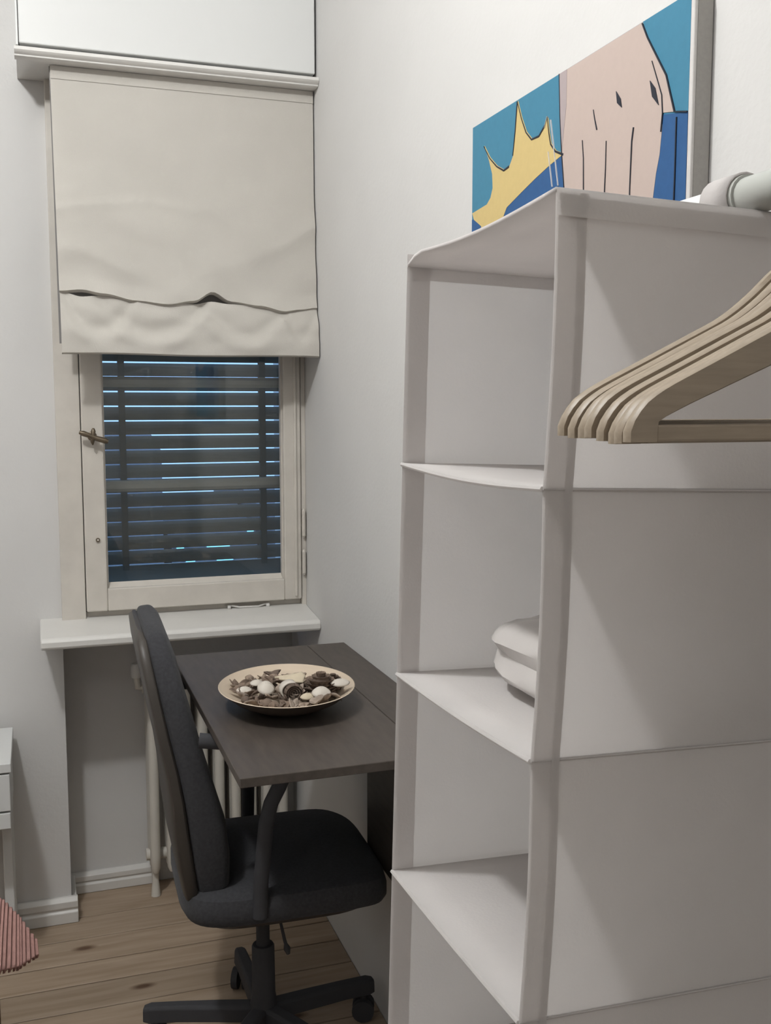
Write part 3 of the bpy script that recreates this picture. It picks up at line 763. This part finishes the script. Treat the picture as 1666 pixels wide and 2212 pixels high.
burst = [(1.566, 1.7062), (1.5096, 1.7103), (1.4960, 1.718), (1.4883, 1.7314), (1.4906, 1.7531), (1.503, 1.776), (1.5207, 1.8025), (1.4982, 1.7796), (1.472, 1.7616), (1.4468, 1.7504), (1.429, 1.7525), (1.4167, 1.7651), (1.4098, 1.7972), (1.4035, 1.8395), (1.3895, 1.8121), (1.3737, 1.7885), (1.3563, 1.7746), (1.3333, 1.7739), (1.3161, 1.7841), (1.3088, 1.7917), (1.304, 1.7717), (1.298, 1.7546), (1.2841, 1.7421), (1.262, 1.733), (1.3039, 1.7258), (1.3459, 1.7166), (1.3902, 1.7055), (1.4371, 1.6931), (1.47, 1.66), (1.50, 1.64), (1.55, 1.63), (1.53, 1.68), (1.5593, 1.695)]
flat('printed_burst', burst, 2, M['c_yel'])
def stroke(pts, w0=0.0016, w1=0.0016, layer=5, m=None, name='printed_stroke'):
    n_ = len(pts); L = []; R_ = []
    for i, p in enumerate(pts):
        a = Vector(pts[max(0, i - 1)]); b = Vector(pts[min(n_ - 1, i + 1)]); d = (b - a).normalized(); q = Vector((-d.y, d.x))
        w_ = 0.65 * (w0 + (w1 - w0) * i / (n_ - 1))
        L.append(Vector(p) + q * w_); R_.append(Vector(p) - q * w_)
    flat(name, [tuple(v) for v in L] + [tuple(v) for v in reversed(R_)], layer, m or M['c_ink'])
for seg in (burst[6:11], burst[13:19], burst[19:24], burst[11:14]):
    stroke([(a + 0.0015, b - 0.001) for a, b in seg], 0.0007, 0.0022, 4)
hand = [(1.2779, 1.8404), (1.2737, 1.7828), (1.2674, 1.7352), (1.2591, 1.6874), (1.2551, 1.6681), (1.245, 1.60), (1.225, 1.55), (1.09, 1.53), (1.056, 1.58), (1.0483, 1.631), (1.0427, 1.6615), (1.0366, 1.6812), (1.0333, 1.7063), (1.032, 1.7266), (1.0092, 1.722), (1.0168, 1.7405), (1.0271, 1.7662), (1.0468, 1.7925), (1.067, 1.8196), (1.0786, 1.8404)]
flat('printed_hand', hand, 2, M['c_skin'])
flat('printed_shadow', [(1.2785, 1.8404), (1.2572, 1.8404), (1.2570, 1.7941), (1.2670, 1.7400), (1.2737, 1.7828)], 3, M['c_skin2'])
stroke([(1.1859, 1.7700), (1.1819, 1.7575), (1.1763, 1.7432)], 0.0004, 0.0014)
flat('printed_stroke', [(1.1320, 1.7776), (1.1215, 1.7660), (1.1185, 1.7550), (1.1290, 1.7630)], 5, M['c_ink'])
flat('printed_stroke', [(1.0590, 1.7692), (1.0480, 1.7580), (1.0400, 1.7370), (1.0535, 1.7500)], 5, M['c_ink'])
stroke([(1.2122, 1.7385), (1.2085, 1.715), (1.2069, 1.6773), (1.2065, 1.64)], 0.0006, 0.0014)
stroke([(1.1529, 1.7239), (1.1530, 1.69), (1.1542, 1.6643), (1.1548, 1.63)], 0.0006, 0.0014)
stroke([(1.0915, 1.7252), (1.0945, 1.71), (1.0955, 1.68), (1.0964, 1.6533), (1.0968, 1.62)], 0.0016, 0.0010)
stroke([(1.0561, 1.7902), (1.0440, 1.7660), (1.0345, 1.7468), (1.032, 1.7266), (1.0345, 1.7063)], 0.0005, 0.0012)
stroke([(1.0786, 1.8390), (1.067, 1.8196), (1.0468, 1.7925), (1.0271, 1.7662), (1.0168, 1.7405), (1.0092, 1.722)], 0.0010, 0.0014)
stroke([(1.2779, 1.8404), (1.2737, 1.7828), (1.2674, 1.7352), (1.2591, 1.6874)], 0.0008, 0.0010)
stroke([(1.0092, 1.722), (0.999, 1.7195), (0.9855, 1.7160)], 0.0010, 0.0012)
stroke([(1.0050, 1.715), (1.0050, 1.65), (1.006, 1.60)], 0.0012, 0.0012)
stroke([(1.3005, 1.7864), (1.2878, 1.74), (1.2757, 1.6937)], 0.0008, 0.0008, 6, M['c_edge'], 'printed_line')
stroke([(1.3055, 1.7450), (1.2925, 1.6953)], 0.0008, 0.0008, 6, M['c_edge'], 'printed_line')
stroke([(1.318, 1.780), (1.3145, 1.7865), (1.3105, 1.7935)], 0.0003, 0.0006, 6, M['c_edge'], 'printed_line')

# ------------------------------------------------------------------ clothes rail
RX, RZ = 0.4862, 1.5459
rail = thing('clothes_rail', 'white tubular clothes rail above the fabric shelves along the wall', 'rail', (RX, 0.6, 0))
obj('inner_tube', MB().tube([(RX, 0.60, RZ), (RX, 0.985, RZ)], 0.0112, 20), M['steel'], rail, smooth=True)
sl_ = obj('outer_tube', MB().tube([(RX, -0.55, RZ), (RX, 0.6315, RZ)], 0.0135, 20), M['sleeve'], rail, smooth=True)
obj('collar', MB().tube([(RX, 0.622, RZ), (RX, 0.634, RZ)], 0.0155, 20), M['sleeve'], rail, smooth=True)
obj('end_post', MB().tube([(RX, 0.985, 0.02), (RX, 0.985, RZ + 0.012)], 0.0112, 16), M['steel'], rail, smooth=True)
obj('end_post', MB().tube([(RX, -0.55, 0.02), (RX, -0.55, RZ + 0.012)], 0.0135, 16), M['sleeve'], rail, smooth=True)
for y in (0.985, -0.55):
    obj('foot_bar', MB().tube([(RX - 0.2, y, 0.011), (RX + 0.2, y, 0.011)], 0.011, 12), M['steel'], rail, smooth=True)

# ------------------------------------------------------------------ hanging fabric shelves
XO, XB = 0.3226, 0.6124
ZT = 1.5365
seam_n = [1.5365, 1.3420, 1.1485, 0.9456, 0.7506, 0.5556, 0.3606]
def nearY(z):  return 0.603 + (ZT - z) * 0.0600
def farY(z):   return 0.880 + (ZT - z) * 0.0690
FZ = [0.0, 0.001, -0.0085, -0.0105, -0.011, -0.011, -0.011]
def slope(x): return -0.034 * (x - XO)
hs = thing('hanging_shelves', 'white fabric hanging shelves open towards the window', 'shelves', ((XO + XB) / 2, 0.74, ZT))
def pinch(z):     # the fabric is a touch narrower between the stiff shelves
    for a, b in zip(seam_n[:-1], seam_n[1:]):
        if b <= z <= a: return math.sin(PI * (a - z) / (a - b))
    return 0.0
for i, (a, b) in enumerate(zip(seam_n[:-1], seam_n[1:])):
    e = 0.0
    obj('near_side', MB().grid(lambda u, v: (XO + u * (XB - XO) + 0.0020 * pinch(a + (b - a) * v) * (1 - u), nearY(a + (b - a) * v) + 0.0030 * math.sin(PI * v) * math.sin(PI * u), a + (b - a) * v + slope(XO + u * (XB - XO))), 10, 10), M['felt'], hs, smooth=True, fix=False)
    obj('far_side', MB().grid(lambda u, v: (XO + u * (XB - XO), farY(a + (b - a) * v) - 0.0030 * math.sin(PI * v) * math.sin(PI * u), a + (b - a) * v + slope(XO + u * (XB - XO)) - 0.004), 8, 8), M['felt'], hs, smooth=True, fix=False)
    mid = (a + b) / 2
    for (za, zb) in ((a, mid), (mid, b)):
        obj('back_panel', MB().grid(lambda u, v: (XB + 0.0025 * math.sin(PI * v), nearY(za + (zb - za) * v) + u * (farY(za + (zb - za) * v) - nearY(za + (zb - za) * v)), za + (zb - za) * v + slope(XB) - 0.004 * u), 8, 6), M['felt'], hs, smooth=True, fix=False)
    bk = MB().tube([(XB - 0.001, nearY(mid) + 0.002, mid + slope(XB)), (XB - 0.001, farY(mid) - 0.002, mid + slope(XB) - 0.004)], 0.0007, 6)
    obj('back_seam', bk, M['hem'], hs, smooth=True)
# stiff shelves: thin boards covered in fabric, sagging a little towards the middle
for i, z_ in enumerate(seam_n):
    sag = [0.0, 0.0045, 0.004, 0.004, 0.004, 0.004, 0.004][i]
    t_ = 0.0032
    def top(u, v, z_=z_, sag=sag, i=i):
        y0, y1 = nearY(z_), farY(z_)
        x = XO + u * (XB - XO)
        if i == 0:
            # the top is pulled up by its hanging loops, its far corner is rounded off
            drop = 0.010 * max(0, (v - 0.86) / 0.14) ** 2 + 0.006 * math.sin(PI * v)
            return (x, y0 + v * (y1 - y0), z_ + slope(x) - drop - 0.004 * v)
        return (x + 0.002 * math.sin(PI * v) * (1 - u), y0 + v * (y1 - y0), z_ + slope(x) + FZ[i] * v - sag * math.sin(PI * v) * (1 - 0.4 * u))
    o = obj('top_panel' if i == 0 else 'shelf', MB().grid(top, 8, 16), M['hem'] if i == 0 else M['felt'], hs, smooth=True, fix=False)
    sd = o.modifiers.new('solid', 'SOLIDIFY'); sd.thickness = t_; sd.offset = 0
    if i > 0:
        pp = MB().tube([top(0.0, k / 12) for k in range(13)], 0.0021, 6)
        obj('front_piping', pp, M['felt'], hs, smooth=True)
        obj('side_seam', MB().tube([(XO + (XB - XO) * k / 6, nearY(z_) - 0.0006, z_ + slope(XO + (XB - XO) * k / 6)) for k in range(7)], 0.0009, 6), M['hem'], hs, smooth=True)
# doubled hem strips
HW = 0.022
def strip(name, fn, nu, nv):
    return obj(name, MB().grid(fn, nu, nv), M['hem'], hs, smooth=False, fix=False)
zr = lambda v: ZT - v * (ZT - seam_n[-1])
strip('edge_hem', lambda u, v: (XO + u * HW + 0.002 * pinch(zr(v)), nearY(zr(v)) - 0.0012 , zr(v) + slope(XO + u * HW)), 2, 72)
strip('hem_overlap', lambda u, v: (XO + HW * 0.72 + u * HW * 0.28 + 0.002 * pinch(zr(v)), nearY(zr(v)) - 0.0018, zr(v) + slope(XO + HW)), 1, 72)
strip('edge_hem', lambda u, v: (XO + u * 0.022, farY(zr(v)) - 0.0012, zr(v) - 0.004), 2, 60)
strip('top_hem', lambda u, v: (XO + u * (XB - XO), nearY(ZT) - 0.0022, ZT + slope(XO + u * (XB - XO)) - v * 0.0165), 12, 2)
strip('top_hem', lambda u, v: (XB - 0.0018, nearY(ZT) + u * (farY(ZT) - nearY(ZT)), ZT + slope(XB) - 0.004 * u - v * 0.016), 10, 2)
strip('top_hem', lambda u, v: (XO + u * (XB - XO), farY(ZT) - 0.0018, ZT + slope(XO + u * (XB - XO)) - 0.014 - v * 0.012), 8, 2)
for y in (0.625, 0.845):
    lp = MB(); n_ = 20
    ring = [(RX + 0.0165 * math.cos(2 * PI * k / n_), RZ + 0.0165 * math.sin(2 * PI * k / n_)) for k in range(n_)]
    lp.loft([[(x, y, z) for x, z in ring], [(x, y + 0.03, z) for x, z in ring]], caps=False)
    o = obj('hanging_loop', lp, M['hem'], hs, smooth=True, fix=False); o.modifiers.new('solid', 'SOLIDIFY').thickness = 0.0012

# folded linen in a bag on the second shelf
bagc = Vector((0.490, 0.776, 1.141))
bgm = MB()
def bag(u, v):
    a = 2 * PI * u; n = 3.6
    c, s2 = math.cos(a), math.sin(a)
    px = abs(c) ** (2 / n) * (1 if c > 0 else -1); py = abs(s2) ** (2 / n) * (1 if s2 > 0 else -1)
    ph = PI * (v - 0.5); rr = max(0.02, math.cos(ph)) ** 0.45; hz = (abs(math.sin(ph)) ** 0.55) * (1 if ph > 0 else -1)
    x = px * 0.105 * rr; y = py * 0.100 * rr
    k = 0.004 * ns(x * 9, y * 9, 4.0, hz * 2.0 + 3) + 0.003 * ns(x * 9 + hz, y * 9 - hz * 0.6, 11.0, 8.0)
    hz2 = 0.034 * hz * (1 - 0.30 * max(0, (y / 0.098)) ** 2)
    pin = 0.010 * math.exp(-((hz + 0.1) / 0.22) ** 2) * (1 if px < 0 else 0) 
    return (bagc.x + x + k + pin, bagc.y + y + 0.5 * k, bagc.z + 0.034 + hz2 + (0.5 * k if hz > 0 else 0))
bgm.grid(bag, 48, 20)
tag(obj('bagged_linen', bgm, M['plastic_bag'], None, loc=bagc, smooth=True, fix=False), 'folded white linen in a clear bag lying in the hanging shelves', 'linen')

# ------------------------------------------------------------------ wooden hangers
HC = RX
half = [(0.2755, 1.3806), (0.2740, 1.3822), (0.2783, 1.3935), (0.2885, 1.4046), (0.3232, 1.4209), (0.3610, 1.4391), (0.3800, 1.4481), (0.3987, 1.4619), (0.4132, 1.4757), (0.4330, 1.4900), (0.4600, 1.4985), (0.4862, 1.5000)]
inner = [(0.4862, 1.4620), (0.4500, 1.4560), (0.4200, 1.4440), (0.3619, 1.4202), (0.3100, 1.3990), (0.2935, 1.3915), (0.2925, 1.3897), (0.2925, 1.3806)]
def arm_loft(mir):
    # outer edge and inner edge resampled to the same count, lofted with a rounded section in y
    def res(pl, n):
        pl = [Vector(p) for p in pl]; L = [0]
        for a, b in zip(pl[:-1], pl[1:]): L.append(L[-1] + (b - a).length)
        out = []
        for i in range(n):
            s = L[-1] * i / (n - 1)
            for j in range(len(pl) - 1):
                if s <= L[j + 1] + 1e-9:
                    t = (s - L[j]) / max(1e-9, L[j + 1] - L[j]); out.append(pl[j] + (pl[j + 1] - pl[j]) * t); break
        return out
    n = 44
    def smooth(pl):
        for _ in range(2):
            q = [pl[0]]
            for a, b in zip(pl[:-1], pl[1:]):
                q += [(a[0] * .75 + b[0] * .25, a[1] * .75 + b[1] * .25), (a[0] * .25 + b[0] * .75, a[1] * .25 + b[1] * .75)]
            pl = q + [pl[-1]]
        return pl
    A = res(smooth(half), n); B = res(list(reversed(inner)), n)
    rings = []; h = 0.0037
    for a, b in zip(A, B):
        d = (b - a)
        pts = [(a, -h * 0.45), (a + d * 0.07, -h), (b - d * 0.05, -h), (b, -h * 0.7), (b, h * 0.7), (b - d * 0.05, h), (a + d * 0.07, h), (a, h * 0.45)]
        rings.append([((2 * HC - p.x) if mir else p.x, y, p.y) for p, y in pts])
    return rings
hroot = thing('wooden_hanger', 'front pale wooden hanger, nearest of the row on the rail', 'hanger', (HC, 0.4395, RZ), 'wooden hangers on the rail')
def shifted(mb): return MB().add([(x, y + 0.4395, z) for x, y, z in mb.v], mb.f)
fm = MB(); fm.loft(arm_loft(False)); fm.loft(arm_loft(True))
obj('hanger_frame', shifted(fm), M['hanger'], hroot, smooth=True)
bb = MB().box(0.2915, 2 * HC - 0.2915, -0.0034, 0.0034, 1.3806, 1.3892, 0.0012)
obj('trouser_bar', shifted(bb), M['hanger'], hroot)
hk = [(HC, 0, 1.496), (HC, 0, 1.512), (HC + 0.010, 0, 1.522)] + [(HC + 0.0158 * math.cos(math.radians(t)), 0, RZ + 0.0005 + 0.0158 * math.sin(math.radians(t))) for t in range(-50, 200, 18)]
obj('hook', shifted(MB().tube(hk, 0.0016, 8)), M['chrome'], hroot, smooth=True)
hy = [0.4497, 0.4590, 0.4683, 0.4787, 0.4885, 0.4978, 0.5070]
order = ['second', 'third', 'fourth', 'fifth', 'sixth', 'seventh', 'last']
dx = [0.0012, 0.0035, 0.0020, 0.0008, 0.0025, 0.0015, 0.0002]; dzs = [-0.0010, -0.0016, -0.0004, 0.0010, 0.0004, 0.0002, 0.0012]
rl = ['second pale wooden hanger from the front of the row on the rail', 'third pale wooden hanger from the front of the row on the rail', 'fourth pale wooden hanger from the front of the row on the rail',
      'fifth pale wooden hanger from the front of the row on the rail', 'sixth pale wooden hanger from the front of the row on the rail', 'seventh pale wooden hanger from the front, next to the rearmost', 'rearmost pale wooden hanger, closest to the fabric shelves']
for i, y in enumerate(hy):
    c = copy_tree(hroot); c.location = (HC + dx[i], y, RZ + dzs[i]); c['label'] = rl[i]

# ------------------------------------------------------------------ white drawer unit at the left edge
dn = thing('drawer_unit', 'white drawer unit cut off at the left edge beside the window pier', 'drawers', (-0.30, 2.60, 0))
x1 = -0.0800; yf = 2.475; x0 = -0.56
bevel(obj('top_board', MB().box(x0, x1 + 0.001, yf - 0.006, YP - 0.03, 0.540, 0.5625), M['cabinet'], dn), 0.002, 2)
bevel(obj('drawer', MB().box(x0 + 0.004, x1 - 0.003, yf - 0.004, yf + 0.014, 0.447, 0.5355), M['cabinet'], dn), 0.0015, 2)
bevel(obj('drawer', MB().box(x0 + 0.004, x1 - 0.004, yf - 0.004, yf + 0.014, 0.404, 0.4420), M['cabinet'], dn), 0.0015, 2)
obj('carcass', MB().box(x0, x1 - 0.004, yf + 0.0145, YP - 0.03, 0.395, 0.5395), M['cabinet'], dn)
for lx0, lx1 in ((x0, x0 + 0.025), (x1 - 0.029, x1 - 0.006)):
    for ly in (yf + 0.115, YP - 0.055):
        bevel(obj('leg', MB().box(lx0, lx1, ly, ly + 0.025, 0.0, 0.395), M['cabinet'], dn), 0.002, 1)

# ------------------------------------------------------------------ bed with a pink ribbed throw
bed = thing('bed', 'wooden bed whose corner shows at the lower left of the room', 'bed', (-0.55, 1.0, 0))
bevel(obj('side_rail', MB().box(-0.135, -0.110, -0.05, 1.85, 0.22, 0.37), M['bedwood'], bed), 0.003, 2)
bevel(obj('end_board', MB().box(-1.05, -0.094, 1.852, 1.875, 0.20, 0.385), M['bedwood'], bed), 0.003, 2)
bevel(obj('mattress', MB().box(-1.04, -0.137, -0.04, 1.848, 0.30, 0.475, 0.03), M['mattress'], bed), 0.0, 1)
for lx in (-0.135, -1.04):
    for ly in (0.0, 1.81):
        obj('leg', MB().box(lx, lx + 0.04, ly, ly + 0.04, 0, 0.30), M['bedwood'], bed)
# throw: ribs run down over the bed corner to a pointed, hanging tip
def throw(u, v):
    # u runs from the middle of the bed to the hanging tip, v from the far edge to the near edge
    def line(pl, t):
        t = t * (len(pl) - 1); i = min(int(t), len(pl) - 2); f = t - i; f = f * f * (3 - 2 * f) * 0.5 + f * 0.5
        return Vector(pl[i]).lerp(Vector(pl[i + 1]), f)
    A = line([(-0.60, 1.97, 0.492), (-0.34, 1.93, 0.494), (-0.16, 1.905, 0.508), (-0.088, 1.90, 0.500), (-0.060, 1.90, 0.462), (-0.030, 1.905, 0.405)], u)
    B = line([(-0.60, 1.62, 0.490), (-0.34, 1.66, 0.490), (-0.16, 1.69, 0.487), (-0.092, 1.72, 0.462), (-0.060, 1.80, 0.420), (-0.028, 1.885, 0.392)], u)
    p = A.lerp(B, v)
    rib = 0.0034 * math.sin(u * 2 * PI * 26)
    p.z += 0.012 * math.sin(PI * v) * (1 - u) + rib
    p.x += rib * 0.7
    return tuple(p)
tm = MB(); tm.grid(throw, 208, 16)
to = obj('throw_blanket', tm, M['pink'], None, loc=(-0.2, 1.7, 0.48), smooth=True, fix=False)
sd = to.modifiers.new('solid', 'SOLIDIFY'); sd.thickness = 0.004
tag(to, 'pink ribbed cotton throw hanging over the bed corner', 'blanket')

# ------------------------------------------------------------------ pendant lamp (out of the photo, lights the room)
pl = thing('pendant_lamp', 'bare bulb pendant lamp hanging from the ceiling', 'lamp', (LAMP.x, LAMP.y, LAMP.z + 0.10))
obj('cord', MB().tube([(LAMP.x, LAMP.y, CEIL), (LAMP.x, LAMP.y, LAMP.z + 0.14)], 0.003, 8), M['nylon'], pl, smooth=True)
obj('socket', MB().lathe([(0.0, LAMP.z + 0.15), (0.012, LAMP.z + 0.15), (0.02, LAMP.z + 0.14), (0.02, LAMP.z + 0.085), (0.0, LAMP.z + 0.085)], LAMP.x, LAMP.y, 16), M['gloss'], pl, smooth=True)

gl = thing('fill_lamp', 'added fill lamp with a white cap behind the camera', 'lamp', (LAMP_FILL.x, LAMP_FILL.y, LAMP_FILL.z + 0.24))  # hanging body of the added fill light, not a lamp of the room
obj('cord', MB().tube([(LAMP_FILL.x, LAMP_FILL.y, CEIL), (LAMP_FILL.x, LAMP_FILL.y, LAMP_FILL.z + 0.27)], 0.004, 8), M['nylon'], gl, smooth=True)
obj('cap', MB().lathe([(0.0, LAMP_FILL.z + 0.28), (0.05, LAMP_FILL.z + 0.275), (0.06, LAMP_FILL.z + 0.235), (0.0, LAMP_FILL.z + 0.235)], LAMP_FILL.x, LAMP_FILL.y, 20), M['gloss'], gl, smooth=True)
